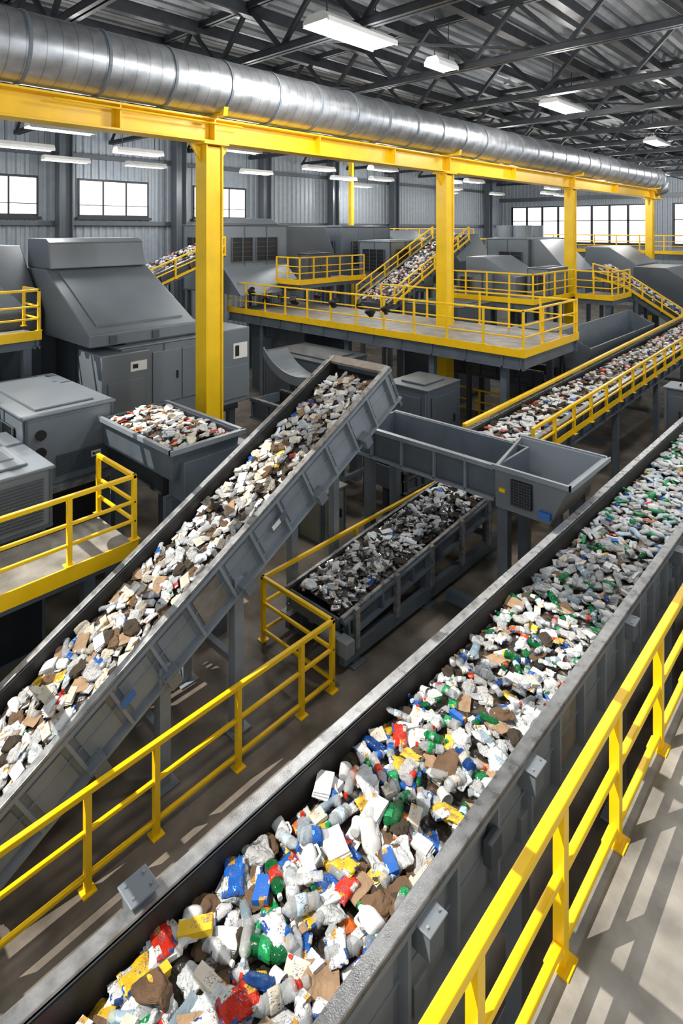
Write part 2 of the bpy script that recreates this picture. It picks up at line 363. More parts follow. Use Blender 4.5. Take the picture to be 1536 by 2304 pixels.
# ---------------------------------------------------------------- conveyor helper
def conveyor(label,p0,yaw,L,slope,W,inn,dep,legs=(),brackets=(),ribsp=.7,rimw=.12,mat=M_STEEL,name='belt_conveyor',zfloor=0,endcap=(0,1),tan=(),stick=(),panel=False):
    ang=math.atan(slope); Ls=L/math.cos(ang)
    M=Matrix.Translation(p0)@Matrix.Rotation(yaw,4,'Z')@Matrix.Rotation(ang,4,'X')
    T=Thing(name,label,'conveyor',tuple(p0[:2])+(zfloor,))
    for s in (-1,1):
        b=B(); x=s*W/2
        a0,a1=sorted((x,x-s*.03)); b.box(a0,a1,0,Ls,-dep,-.02,M)
        f0,f1=sorted((x,x+s*.09)); b.box(f0,f1,0,Ls,-dep,-dep+.04,M); b.box(f0,f1,0,Ls,-.10,-.05,M)
        b.box(*sorted((x,x+s*.03)),0,Ls,-dep*.52,-dep*.52+.02,M)
        u=.1
        while u<Ls:
            b.box(f0,f1,u-.02,u+.02,-dep+.04,-.1,M)
            if panel and u+ribsp<Ls: b.box(*sorted((x,x+s*.018)),u+.09,u+ribsp-.09,-dep+.1,-.2,M)
            u+=ribsp
        T.part('side_panel',b,mat)
        r0,r1=sorted((x-s*.03,x+s*(rimw-.03))); T.part('rim_cap',B().box(r0,r1,0,Ls,-.045,0,M),M_RIM,.008)
        T.part('rubber_skirt',B().box(*sorted((x-s*.03,x-s*.045)),0,Ls,-inn,-.05,M),M_BELT)
    T.part('belt',B().box(-W/2+.05,W/2-.05,0.02,Ls-.02,-inn-.03,-inn,M),M_BELT)
    u=.5
    while u<Ls-.3 and dep>.45:
        a=M@Vector((-W/2+.04,u,-dep+.12)); c=M@Vector((W/2-.04,u,-dep+.12)); T.part('return_roller',B().cyl(a,c,.06,10),M_MACH); u+=2.4
    for e in endcap:
        y0=0 if e==0 else Ls-.04; T.part('end_plate',B().box(-W/2,W/2,y0,y0+.04,-dep,-.06 if e==0 else -inn+.02,M),mat)
    for u,sides in legs:
        for s in sides:
            q=M@Vector((s*(W/2-.02),u,-dep)); q0=Vector((q.x,q.y,zfloor))
            if q.z-zfloor<.2: continue
            T.part('leg',B().bar(q0+Vector((0,0,.03)),q+Vector((0,0,.25)),.16,.16,(0,1,0)).box(q.x-.16,q.x+.16,q.y-.16,q.y+.16,zfloor,zfloor+.03),mat,.008)
        if len(sides)==2:
            a=M@Vector((-W/2,u,-dep)); c=M@Vector((W/2,u,-dep)); 
            if a.z-zfloor>.6:
                z=zfloor+(a.z-zfloor)*.5; T.part('cross_brace',B().bar((a.x,a.y,z),(c.x,c.y,z),.1),mat)
    for u,s,wv in brackets:
        x=s*(W/2)
        k_=T.part('bracket_box',B().box(*sorted((x+s*.02,x+s*.19)),u-.085,u+.085,wv-.17,wv+.04,M).box(*sorted((x+s*.0,x+s*.21)),u-.11,u+.11,wv+.03,wv+.045,M),M_MACH,.008)
        bb=B()
        for du,dx in ((-.07,.05),(.07,.05),(-.07,.16),(.07,.16)):
            bb.cyl(M@Vector((x+s*dx,u+du,wv+.045)),M@Vector((x+s*dx,u+du,wv+.058)),.012,6)
        T.part('bolts',bb,M_RIM,parent=k_)
    for u,s in tan:
        x=s*(W/2); T.part('faded_panel',B().box(*sorted((x+s*.005,x+s*.025)),u-.22,u+.22,-dep+.1,-.2,M),M_TAN,label='tan access panel')
    for u,s in stick:
        x=s*(W/2); T.part('sticker',B().box(*sorted((x+s*.1,x+s*.094)),u-.1,u+.1,-dep*.5-.05,-dep*.5+.05,M),M_BLUE,label='blue sticker')
    return T,M,Ls
C1,M1c,L1=conveyor('long grey steel belt conveyor piled with mixed plastic waste',(-3.15,-1.2,2.6),0,23,0.0,1.32,.34,.82,
  legs=[(4.62,(-1,1)),(6.23,(-1,1)),(8.9,(-1,1)),(11.1,(-1,1)),(14,(-1,1)),(17.5,(-1,1)),(21,(-1,1)),(2.4,(-1,1))],
  brackets=[(4.62,1,-.12),(6.23,1,-.12),(8.9,1,-.12),(11.1,1,-.12),(3.28,-1,.0),(14,1,-.12)],ribsp=.62,rimw=.12,tan=[(7.23,1)],stick=[],mat=M_STEELL,panel=True)
C1.part('motor_plate',B().box(-2.44,-2.36,4.28,4.46,2.15,2.35),M_MACHD,.01)
# inclined conveyor
C2,M2c,L2=conveyor('grey steel inclined belt conveyor carrying mixed waste upward',(-7.715,1.6,.875),0,7.15,.537,1.40,.30,.76,
  legs=[(2.4,(-1,1)),(3.75,(-1,1)),(6.4,(-1,)),(7.7,(-1,))],
  brackets=[(1.4,1,-.64),(2.5,1,-.64),(3.9,1,-.64),(5.6,1,-.64),(6.9,1,-.64)],ribsp=.6,rimw=.11,endcap=(0,),tan=[(3.4,1)],stick=[(2.0,1)],mat=M_STEELL,panel=True)
C2.part('head_plate',B().box(-.7,.7,L2-.16,L2+.03,-.08,-.02,M2c),M_TAN,label='tan cover board at the head end')
C2.part('head_box',B().box(-.72,.72,L2-.05,L2+.02,-.95,-.08,M2c),M_STEEL)
C2.part('label_plate',B().box(.795,.8,4.6,4.95,-.44,-.32,M2c),M_STEEL,label='small grey label plate')
C2.part('label_print',B().box(.8,.803,4.63,4.8,-.42,-.34,M2c),M_WHITE,label='white printed strip')
# middle sorting conveyor
C3,M3c,L3=conveyor('short grey sorting conveyor full of crushed metallic waste',(-7.31,7.1,.9),0,5.3,.085,1.3,.20,.40,
  legs=[(.3,(-1,1)),(2.4,(-1,1)),(4.8,(-1,1))],ribsp=.9,rimw=.07)
T=C3
for y in (7.4,8.5,9.6,10.7,11.8): T.part('side_strut',B().box(-6.62,-6.54,y-.05,y+.05,.3,.93+(y-7.1)*.085),M_RIM)
T.part('lower_frame',B().box(-6.70,-6.58,7.1,12.3,.12,.36),M_STEEL)
T.part('lower_frame',B().box(-8.03,-7.92,7.1,12.3,.12,.36),M_STEEL)
T.part('drive_motor',B().cyl((-6.9,6.95,.62),(-6.5,6.95,.62),.12,14).box(-6.55,-6.3,6.85,7.05,.5,.74),M_MACH,.01)
# upper right conveyor
C4,M4c,L4=conveyor('long grey belt conveyor with yellow edge rails carrying waste',(-6.6,12.0,2.62),0,21,.024,1.36,.24,.75,
  legs=[(2,(-1,1)),(6,(-1,1)),(10,(-1,1)),(15,(-1,1)),(19,(-1,1))],ribsp=.8)
C4.part('yellow_edge_rail',B().bar((-7.33,12.0,2.72),(-7.33,33,3.22),.1),M_YEL,.02)
railing('yellow guard railing along the raised conveyor side',[(-5.78,12.3,2.2),(-5.78,32.5,2.7)],.72,rails=(1,.5),toe=.14,sp=1.15,tw=.07)
C5,M5c,L5=conveyor('steep grey conveyor descending with waste onto another belt',(-11.2,32.2,5.3),-math.pi/2,4.8,-.62,1.5,.06,.4,legs=[(.4,(-1,1)),(2.4,(-1,1))])
railing('yellow sloped railing beside the descending conveyor',[(-11.4,31.2,4.75),(-9.9,31.2,4.4),(-7.3,31.2,2.8)],.75,rails=(1,.5),toe=.12,sp=1.)
C6,M6c,L6=conveyor('steep inclined grey conveyor carrying waste toward the roof',(-17.7,20.9,3.95),0,7.0,.44,1.8,.20,.55,legs=[(2,(-1,1)),(5,(-1,1))])
railing('yellow sloped stair railing beside the steep conveyor',[(-16.55,21.2,3.9),(-16.55,27.6,6.7)],.7,rails=(1,.5),toe=.1,sp=1.2)
railing('yellow sloped stair railing beside the steep conveyor',[(-18.85,21.2,3.9),(-18.85,27.6,6.7)],.7,rails=(1,.5),toe=.1,sp=1.2)
C7,M7c,L7=conveyor('inclined grey conveyor with waste beside the tall machines',(-22.3,8.8,4.35),0,6.4,.36,1.9,.14,.6,legs=[(1,(-1,1)),(4,(-1,1))])
railing('yellow sloped railing beside the inclined conveyor',[(-21.1,9.2,4.0),(-21.1,15.2,6.15)],.8,rails=(1,.5),toe=.1,sp=1.2)
# ---------------------------------------------------------------- near railings + walkway
WZ=2.2
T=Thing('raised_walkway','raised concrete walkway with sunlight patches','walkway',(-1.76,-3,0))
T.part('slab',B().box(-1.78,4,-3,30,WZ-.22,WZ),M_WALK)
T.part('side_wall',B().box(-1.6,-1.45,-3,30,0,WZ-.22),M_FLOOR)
railing('tall yellow square-tube safety railing on the walkway edge',[(-1.7,.6,WZ),(-1.7,20,WZ)],1.1,posts=[(-1.7,y,WZ) for y in (.6,1.75,2.9,4.05,5.16,6.38,7.55,8.7,9.9,11.1,12.3,13.5,14.7,15.9,17.1,18.4,20)],tw=.08,rails=(1,.56,.12))
railing('yellow safety railing turning around the sorting conveyor',[(-6.5,.2,0),(-6.5,6.73,0),(-8.2,6.73,0),(-8.2,12.6,0)],1.1,
  posts=[(-6.5,y,0) for y in (.2,1.5,2.85,3.68,4.9,6.07,6.73)]+[(-8.2,6.73,0),(-8.2,9.2,0),(-8.2,12.6,0)],tw=.07,rails=(1,.6,.16))
# ---------------------------------------------------------------- cross trough with hopper
T=Thing('transfer_trough','grey steel transfer trough ending in an open hopper','chute',(-6.6,9.75,0))
T.part('trough',B().tray([(-8.6,9.75,3.02),(-5.24,9.75,3.02),(-5.24,11.0,3.02),(-8.6,11.0,3.02)],[(-8.6,9.78,2.42),(-5.24,9.78,2.42),(-5.24,10.95,2.42),(-8.6,10.95,2.42)],.05),M_STEEL,.006)
b=B().box(-8.6,-5.3,9.66,9.75,2.95,3.03).box(-8.6,-5.3,9.68,9.75,2.38,2.44)
for x in (-8.2,-7.4,-6.6,-5.9): b.box(x-.02,x+.02,9.68,9.75,2.42,2.95)
b.box(-8.6,-5.6,11.0,11.08,2.95,3.03)
T.part('rim_flange',b,M_STEELL)
T.part('hopper',B().tray([(-5.26,9.65,3.06),(-3.9,9.65,3.06),(-3.9,11.35,3.06),(-5.6,11.35,3.06)],[(-5.26,9.68,2.3),(-4.25,9.68,2.3),(-4.25,11.0,2.3),(-5.5,11.0,2.3)],.06),M_MACH,.01)
T.part('mesh_vent',B().box(-4.93,-4.55,9.6,9.67,2.46,2.9),M_RUB)
b=B()
for i in range(9): b.box(-4.93,-4.55,9.585,9.6,2.48+.05*i,2.49+.05*i)
for i in range(8): b.box(-4.92+.05*i,-4.91+.05*i,9.585,9.6,2.46,2.9)
T.part('vent_mesh',b,M_MACHD)
T.part('sticker',B().box(-4.42,-4.22,9.6,9.67,2.40,2.51),M_BLUE,label='blue sticker')
T.part('sticker',B().box(-5.16,-5.05,9.62,9.67,2.62,2.68),M_YEL,label='yellow sticker')
T.part('hopper_rim',B().box(-5.3,-3.86,9.6,9.66,3.0,3.08).box(-3.9,-3.84,9.6,11.4,3.0,3.08).box(-5.62,-3.86,11.34,11.4,3.0,3.08),M_STEELL)
for x,y in ((-5.2,9.9),(-5.3,10.9),(-8.45,9.95),(-8.5,10.9)):
    T.part('leg',B().box(x-.1,x+.1,y-.08,y+.08,.03,2.42).box(x-.2,x+.2,y-.16,y+.16,0,.03),M_STEEL)
T.part('foot_beam',B().box(-6.4,-5.3,9.82,9.98,.05,.25),M_STEEL)
# ---------------------------------------------------------------- platform walkways
platform('long raised walkway platform with yellow edge',-22,-7.8,16,20,3.7,[(-8.6,16.4),(-11.2,16.4),(-15,16.4),(-20,16.4),(-8.6,19.6),(-15,19.6)],.45)
railing('long yellow railing around the raised platform',[(-22,16.03,3.82),(-7.83,16.03,3.82),(-7.83,19.95,3.82)],1.1,rails=(1,.62,.3),sp=1.25,tw=.06)
railing('yellow railing on the rear platform edge',[(-16.3,19.95,3.7),(-7.9,19.95,3.7)],1.2,rails=(1,.55),sp=1.25,tw=.06)
platform('small raised platform beside the machines',-10.7,-9.25,.3,4.9,2.0,[(-9.5,.8),(-9.5,4.6),(-10.5,4.6)],.2)
railing('yellow railing around the small raised platform',[(-9.28,.6,2.12),(-9.28,4.85,2.12),(-10.6,4.85,2.12)],1.05,rails=(1,.6,.3),sp=.95,tw=.07)
platform('small high platform with yellow railing',-17.35,-16.2,2.,5.9,4.55,[(-16.4,5.6),(-16.4,2.3)],.3)
railing('yellow railing on the small high platform',[(-16.23,2.1,4.66),(-16.23,5.85,4.66),(-17.3,5.85,4.66)],1.05,rails=(1,.6,.3),sp=1.2,tw=.065)
platform('raised service platform with yellow railing',-21.0,-19.4,18,22.5,4.9,[(-19.6,20.4),(-20.8,22.2)],.25)
railing('yellow railing on the service platform',[(-21.0,18.03,5),(-19.43,18.03,5),(-19.43,22.4,5)],1.0,rails=(1,.6,.3),sp=.9,tw=.06)
platform('raised service platform with yellow railing',-16,-11.5,24.5,29.2,4.1,[(-11.8,24.8),(-15.7,24.8)],.3)
railing('yellow railing on the service platform',[(-16,24.53,4.2),(-11.53,24.53,4.2),(-11.53,29.1,4.2)],1.1,rails=(1,.6,.3),sp=1.1,tw=.065)
platform('raised service platform with yellow railing',-11.2,-9.5,28.4,31.0,4.1,[(-9.8,28.7)],.3)
railing('yellow railing on the service platform',[(-11.2,28.43,4.2),(-9.53,28.43,4.2),(-9.53,30.9,4.2)],1.1,rails=(1,.6,.3),sp=.9,tw=.065)
platform('rear mezzanine walkway along the wall',-30.7,-27,28,46,6.1,[(-27.3,29),(-27.3,36),(-27.3,45)],.5)
railing('yellow railing on the rear mezzanine',[(-27.03,28.1,6.22),(-27.03,45.8,6.22)],1.1,rails=(1,.6,.3),sp=1.6,tw=.08)
platform('rear mezzanine walkway across the hall',-22,-4,47,51,5.6,[(-21,47.5),(-14,47.5),(-6,47.5)],.5)
railing('yellow railing on the rear mezzanine',[(-22,47.03,5.72),(-4,47.03,5.72)],1.1,rails=(1,.6,.3),sp=1.6,tw=.08)
platform('rear catwalk between the machine housings',-26,-18,35.6,37,5.4,[(-25.5,36),(-18.5,36)],.4)
railing('yellow railing on the rear catwalk',[(-26,35.63,5.52),(-18.03,35.63,5.52)],1.1,rails=(1,.6,.3),sp=1.4,tw=.08)
railing('yellow railing along the floor beside the column',[(-12.9,20.2,0),(-10.4,20.2,0),(-10.4,22.5,0)],1.1,rails=(1,.6,.3),sp=1.2,tw=.065)
railing('yellow railing on the floor behind the hopper',[(-4.6,12.4,0),(-4.6,16.6,0)],1.1,rails=(1,.55),sp=1.2,tw=.06)
for x,y in ((-26.8,29.6),(-25.5,40)):
    T=Thing('rear_column','slim yellow steel column at the rear mezzanine','column',(x,y,0),'slim yellow columns')
    T.part('shaft',B().box(x-.13,x+.13,y-.13,y+.13,.03,11.85),M_YELD); T.part('base_plate',B().box(x-.25,x+.25,y-.25,y+.25,0,.03),M_YELD)
# ---------------------------------------------------------------- machines
def facebox(b,face,x1,y0,a0,a1,z0,z1,d0,d1):
    if face=='X': b.box(x1+d0,x1+d1,a0,a1,z0,z1)
    else: b.box(a0,a1,y0-d1,y0-d0,z0,z1)
def machine(name,label,cat,x0,x1,y0,y1,z0,z1,prof=None,ax='Y',doors=(),vents=(),labels=(),mat=M_MACH,legs=True,cover=True,bolts=True):
    T=Thing(name,label,cat,((x0+x1)/2,(y0+y1)/2,0))
    b=B()
    if prof: b.prism(prof,ax,*( (y0,y1) if ax=='Y' else (x0,x1)))
    else: b.box(x0,x1,y0,y1,z0,z1)
    T.part('body',b,mat,.03)
    if cover and not prof: T.part('top_cover',B().box(x0-.04,x1+.04,y0-.04,y1+.04,z1,z1+.05).box(x0+.3,x1-.3,y0+.3,y1-.3,z1+.05,z1+.1),mat,.015)
    if not prof:
        b=B()
        n=max(1,int((y1-y0)/1.1)); 
        for i in range(n+1): y=y0+.03+(y1-y0-.06)*i/n; b.box(x1,x1+.018,y-.025,y+.025,z0,z1)
        n=max(1,int((x1-x0)/1.1))
        for i in range(n+1): x=x0+.03+(x1-x0-.06)*i/n; b.box(x-.025,x+.025,y0-.018,y0,z0,z1)
        b.box(x1,x1+.022,y0,y1,z0,z0+.06).box(x0,x1,y0-.022,y0,z0,z0+.06)
        T.part('seam_trim',b,M_MACHD if mat is M_MACH else M_STEEL)
    for f,a0,a1,c0,c1 in doors:
        bb=B(); facebox(bb,f,x1,y0,a0,a1,c0,c1,0.002,.03); d=T.part('access_door',bb,mat,.01)
        bb=B(); facebox(bb,f,x1,y0,a1-.14,a1-.1,(c0+c1)/2-.1,(c0+c1)/2+.1,.03,.07); T.part('handle',bb,M_RUB,parent=d)
    for f,a0,a1,c0,c1 in vents:
        bb=B(); facebox(bb,f,x1,y0,a0,a1,c0,c1,.002,.03); v=T.part('vent',bb,M_RUB)
        bb=B(); n=max(3,int((c1-c0)/.2))
        for i in range(n+1):
            z=c0+(c1-c0)*i/n; facebox(bb,f,x1,y0,a0-.03,a1+.03,z-.008,z+.008,.03,.05)
        m_=max(2,int((a1-a0)/.5))
        for i in range(m_+1):
            a=a0+(a1-a0)*i/m_; facebox(bb,f,x1,y0,a-.03,a+.03,c0,c1,.03,.06)
        T.part('louvre',bb,M_MACHD,parent=v)
    for f,a0,a1,c0,c1 in labels:
        bb=B(); facebox(bb,f,x1,y0,a0,a1,c0,c1,.032,.045); l=T.part('label_plate',bb,M_WHITE,label='white label plate')
        bb=B(); w_=(a1-a0)
        facebox(bb,f,x1,y0,a0+w_*.12,a0+w_*.4,c0+(c1-c0)*.3,c0+(c1-c0)*.7,.045,.05)
        facebox(bb,f,x1,y0,a0+w_*.5,a0+w_*.9,c0+(c1-c0)*.55,c0+(c1-c0)*.65,.045,.05)
        facebox(bb,f,x1,y0,a0+w_*.5,a0+w_*.8,c0+(c1-c0)*.3,c0+(c1-c0)*.4,.045,.05)
        T.part('print',bb,M_RUB,parent=l)
    if legs and z0>.3:
        for x in (x0+.15,x1-.15):
            for y in (y0+.15,y1-.15): T.part('leg',B().box(x-.1,x+.1,y-.1,y+.1,0,z0),M_STEEL)
    return T
T=machine('separator_machine','large grey separator with sloping metal hood','machine',-18.5,-14.5,7.2,10.9,1.9,4.2,
  doors=[('X',8.1,8.95,2.6,4.0),('X',9.0,9.6,2.6,4.0)],mat=M_MACH)
T.part('hood',B().prism([(-14.7,4.3),(-14.7,4.62),(-17.6,6.15),(-19.3,6.15),(-19.3,2.5),(-18.6,2.5),(-18.6,4.3)],'Y',6.5,9.6),M_MACH,.03)
T.part('hood_panel',B().add([(-15.0,6.8,4.82),(-15.0,9.3,4.82),(-17.4,9.3,6.09),(-17.4,6.8,6.09),(-15.0,6.8,4.76),(-15.0,9.3,4.76),(-17.4,9.3,6.03),(-17.4,6.8,6.03)],[(0,1,2,3),(7,6,5,4),(0,4,5,1),(1,5,6,2),(2,6,7,3),(3,7,4,0)]),M_MACH)
T.part('top_housing',B().prism([(-19.2,6.15),(-17.45,6.15),(-17.6,6.9),(-17.85,7.02),(-19.2,7.02)],'Y',6.6,9.5),M_MACH,.03)
T.part('front_box',B().box(-15.6,-14.25,6.6,7.9,2.2,4.15),M_MACH,.03)
T.part('end_box',B().box(-15.8,-14.1,9.7,11.05,2.2,4.38),M_MACH,.03)
T.part('body_lid',B().box(-18.4,-14.35,9.65,10.95,4.2,4.32),M_MACH,.02)
for y0_,y1_,z0_,z1_,xx in ((7.35,7.8,3.65,3.9,-14.25),(10.45,10.95,3.5,3.95,-14.1)):
    l=T.part('label_plate',B().box(xx,xx+.012,y0_,y1_,z0_,z1_),M_WHITE,label='white label plate')
    T.part('print',B().box(xx+.012,xx+.018,y0_+.06,y0_+.2,z0_+.07,z1_-.07),M_RUB,parent=l)
T.part('door_panel',B().box(-14.25,-14.22,6.75,7.75,2.4,3.45),M_MACH,.01)
T.part('door_panel',B().box(-14.1,-14.07,9.8,10.95,2.35,3.3),M_MACH,.01)
for yy in (7.0,8.2): T.part('hinge',B().box(-14.73,-14.66,yy,yy+.2,4.35,4.55),M_MACHD)
machine('separator_side_housing','grey sloping side housing beside the separator hood','machine',-21.0,-17.5,5.1,6.4,0,6.8,prof=[(-21,0),(-21,6.8),(-19.2,6.8),(-17.5,5.0),(-17.5,0)],mat=M_MACHD,legs=False)
T=machine('baler_cabinet','grey metal machine cabinet with vents and panel','machine',-15.8,-12.4,4.2,6.0,2.1,3.55,
  vents=[('Y',-14.2,-12.9,2.5,3.3)],labels=[('X',5.5,5.7,2.5,2.62)])
for z in (3.2,2.85): T.part('round_gauge',B().cyl((-12.4,4.5,z),(-12.34,4.5,z),.1,16),M_RUB)
bb=B()
for i in range(11): bb.box(-12.39,-12.365,4.8,5.9,2.3+.04*i,2.315+.04*i)
T.part('grille',bb,M_MACHD)
T.part('base_rail',B().box(-12.5,-12.3,4.1,6.1,2.0,2.12),M_RIM)
T=machine('baler_cabinet','low grey machine housing with ribbed vent','machine',-13.2,-10.75,1.,4.1,2.12,3.12,doors=[('X',1.2,2.4,2.2,3.0)],legs=False,mat=M_MACH)
bb=B()
for i in range(14): bb.box(-10.75,-10.72,2.7,3.95,2.25+.055*i,2.27+.055*i)
T.part('grille',bb,M_MACHD)
T.part('hatch',B().box(-12.8,-11.4,2.0,3.7,3.17,3.24),M_MACH,.02)
machine('support_block','dark steel base beneath the low machine housing','machine',-13.0,-10.8,1.2,4.0,.0,2.1,mat=M_DARK,legs=False,cover=False)
machine('baler_cabinet','dark grey machine under the separator','machine',-18,-14,1.5,4.0,0.05,3.9,doors=[('X',2,3,.5,3)],mat=M_MACHD,legs=False)
machine('support_block','dark steel base frame beneath the cabinet','machine',-15.4,-12.8,4.4,5.9,.0,2.0,doors=[('X',4.6,5.6,.3,1.7)],mat=M_DARK,legs=False,cover=False)
T=machine('screening_machine','grey screening machine with dark windows and sloping side','machine',-25,-22,15.6,19.6,4.4,7.45,
  vents=[('X',16.2,17.4,5.8,6.9),('X',17.6,18.9,5.8,6.9),('Y',-24.6,-22.6,5.9,6.9)])
T.part('side_slope',B().prism([(19.6,4.4),(19.6,7.3),(20.0,7.45),(22.6,7.45),(23.4,5.6),(23.4,4.4)],'X',-25,-22.3),M_MACHD,.03)
T.part('front_slope',B().prism([(-22.0,5.6),(-22.0,4.4),(-20.6,4.4)],'Y',15.7,19.5),M_MACH,.02)
T.part('roof_hood',B().prism([(15.8,7.5),(16.4,7.8),(18.8,7.8),(19.4,7.5)],'X',-24.6,-22.3),M_MACH,.02)
T=machine('screening_machine','dark grey screening machine with louvred front','machine',-26,-22.6,24.2,28.5,4.6,7.4,vents=[('X',25,26,5.3,6.6),('X',27,28,5.3,6.6),('Y',-25.5,-23.2,5.3,6.6)],mat=M_MACHD)
T=machine('optical_sorter','grey optical sorter with sloping hood','machine',-17.4,-14.8,31,35,4.0,6.7,vents=[('Y',-16.6,-15.2,4.9,6.0)])
T.part('hood',B().prism([(-14.8,4.0),(-14.8,6.7),(-14.3,6.7),(-12.7,5.0),(-12.7,4.0)],'Y',31.2,34.8),M_MACH,.03)
for i,x in enumerate((-17,-15.9)): 
    for y in (32.5,33.9): T.part('tank',B().cyl((x,y,6.8),(x,y,7.5),.55,20),M_MACH)
machine('optical_sorter','grey machine housing behind the yellow column','machine',-21,-18.6,30,34,4.0,7.0,prof=[(-21,4),(-21,7),(-19.8,7),(-18.6,5.4),(-18.6,4)],mat=M_MACHD)
machine('optical_sorter','low grey machine housing with hatch','machine',-10.6,-7.4,35,39,2.6,5.2,prof=[(-10.6,2.6),(-10.6,5.2),(-9.0,5.2),(-7.4,4.2),(-7.4,2.6)],mat=M_MACHD)
machine('optical_sorter','dark grey equipment housing','machine',-8,-4.5,40,43,2,4.8,doors=[('Y',-7.6,-6.4,2.4,4.2)],mat=M_MACHD)
machine('optical_sorter','blue-grey machine housing with sloping top','machine',-14,-11,37,41,3,6.2,prof=[(-14,3),(-14,6.2),(-12.6,6.2),(-11,5.2),(-11,3)],mat=M_MACH)
machine('optical_sorter','blue-grey machine housing with louvres','machine',-21.5,-17.8,38,43,3,6.6,vents=[('Y',-21,-18.4,4.6,6.)],mat=M_MACHD)
machine('optical_sorter','grey boxy sorting unit behind the steep conveyor','machine',-21.6,-19.4,24.5,28.5,4,6.6,vents=[('X',25,26,5,6.2),('X',26.6,27.6,5,6.2),('Y',-21.3,-19.8,5,6.2)],mat=M_MACH)
machine('optical_sorter','blue-grey sorting unit with sloping roof','machine',-26.5,-23.5,31,34.5,3,7.2,prof=[(-26.5,3),(-26.5,7.2),(-25,7.2),(-23.5,6),(-23.5,3)],mat=M_MACH)
machine('optical_sorter','grey machine housing beside the steep conveyor','machine',-15.9,-13.2,26.2,29.0,4.12,5.9,prof=[(-15.9,4.12),(-15.9,5.9),(-14.8,5.9),(-13.2,5.0),(-13.2,4.12)],mat=M_MACH)
machine('optical_sorter','grey louvred unit on the service platform','machine',-12.9,-11.8,26.8,28.9,4.12,5.4,vents=[('Y',-12.7,-12.0,4.4,5.1)],mat=M_MACH,legs=False)
machine('optical_sorter','grey cabinet on the service platform','machine',-15.6,-14.2,24.9,25.9,4.12,5.2,vents=[('Y',-15.4,-14.8,4.4,5.0)],mat=M_MACH,legs=False)
machine('drive_cabinet','grey cabinet on the service platform','cabinet',-20.9,-20.2,19.2,20.8,4.92,6.1,doors=[('X',19.4,20.2,5.1,5.9)],mat=M_MACHD,legs=False)
machine('drive_cabinet','grey drive cabinet beneath the platform','cabinet',-10.6,-9.2,13.2,14.8,.0,2.9,doors=[('X',13.4,14.6,1.2,2.7),('Y',-10.4,-9.4,1.2,2.7)],mat=M_MACHD,legs=False)
machine('drive_cabinet','small greenish-grey control cabinet on the floor','cabinet',-10.4,-9.6,9.6,10.4,.0,1.15,doors=[('X',9.68,10.3,.15,1.05)],labels=[('Y',-10.3,-10.1,.8,.95)],mat=M_CAB,legs=False)
machine('drive_cabinet','dark machinery housing beneath the platform','cabinet',-16.5,-13.4,13.6,15.6,.0,2.9,doors=[('X',13.8,14.8,.4,2.5),('Y',-16.2,-15,.4,2.5)],vents=[('Y',-14.8,-13.7,1.2,2.2)],mat=M_MACHD,legs=False)
machine('drive_cabinet','dark machinery housing beneath the platform','cabinet',-21.5,-18,17,19.4,.0,3.,doors=[('Y',-21,-19.8,.4,2.5)],mat=M_MACHD,legs=False)
machine('drive_cabinet','grey machine block behind the platform','cabinet',-11,-8.9,21.2,23.8,.0,3.4,doors=[('X',21.5,22.6,.8,3.),('Y',-10.8,-9.6,.8,3.)],mat=M_MACH,legs=False)
machine('drive_cabinet','grey machine block behind the platform','cabinet',-16,-13.2,21.2,23.8,.0,4.0,doors=[('Y',-15.8,-14.6,2.,3.8)],mat=M_MACHD,legs=False)
machine('feed_box','small grey box unit beside the long conveyor','cabinet',-4.6,-4.0,17.8,18.6,.0,2.95,doors=[('Y',-4.5,-4.1,1.8,2.8)],mat=M_MACHD,legs=False)
T=Thing('side_trough','grey empty trough beside the long conveyor','chute',(-8.2,24,0))
T.part('trough',B().tray([(-8.7,20.6,3.7),(-7.6,20.6,3.2),(-7.6,28,3.2),(-8.7,28,3.7)],[(-8.5,20.6,2.4),(-7.8,20.6,2.4),(-7.8,28,2.4),(-8.5,28,2.4)],.06),M_STEEL,.01)
for y in (21,27.5): T.part('leg',B().box(-8.3,-8.0,y-.1,y+.1,0,2.4),M_STEEL)
T=Thing('discharge_chute','low curved grey discharge chute pan below the platform','chute',(-13.2,12.6,0))
pts=[]; N=10
for i in range(N+1):
    th=math.pi*(.2+.38*i/N); pts.append((-13.4-math.cos(th)*1.9, 4.3-math.sin(th)*1.7))
pts2=[(x,z-.08) for x,z in pts][::-1]
T.part('pan',B().prism(pts+pts2,'Y',12.3,13.3),M_MACH)
T.part('side_lip',B().prism([(x,z+.18) for x,z in pts]+[(x,z-.1) for x,z in pts][::-1],'Y',12.24,12.3),M_MACH)
T.part('paper_notice',B().box(-12.9,-12.45,12.4,12.85,2.69,2.71),M_WHITE,label='loose white paper sheet')
for x in (-14.2,-12.9): T.part('leg',B().box(x-.07,x+.07,12.7,12.9,0,2.5),M_STEEL)
conveyor('empty dark trough conveyor beneath the separator',(-14.0,11.6,2.3),-math.pi/2,4.2,0,1.1,.35,.6,legs=[(1,(-1,1)),(3.6,(-1,1))])
conveyor('empty dark trough conveyor beneath the separator',(-12.9,9.9,1.6),-math.pi/2,2.2,0,1.0,.35,.6,legs=[(1,(-1,1))],mat=M_STEEL)
conveyor('empty dark trough conveyor under the platform',(-13,20.5,2.3),-math.pi/2,4,0,1.0,.35,.6,legs=[(1,(-1,1)),(3,(-1,1))],mat=M_MACHD)
conveyor('lower grey conveyor frame behind the hopper',(-9.3,11.6,1.4),0,1.5,0,1.0,.35,.6,legs=[(.6,(-1,1))],mat=M_MACHD)
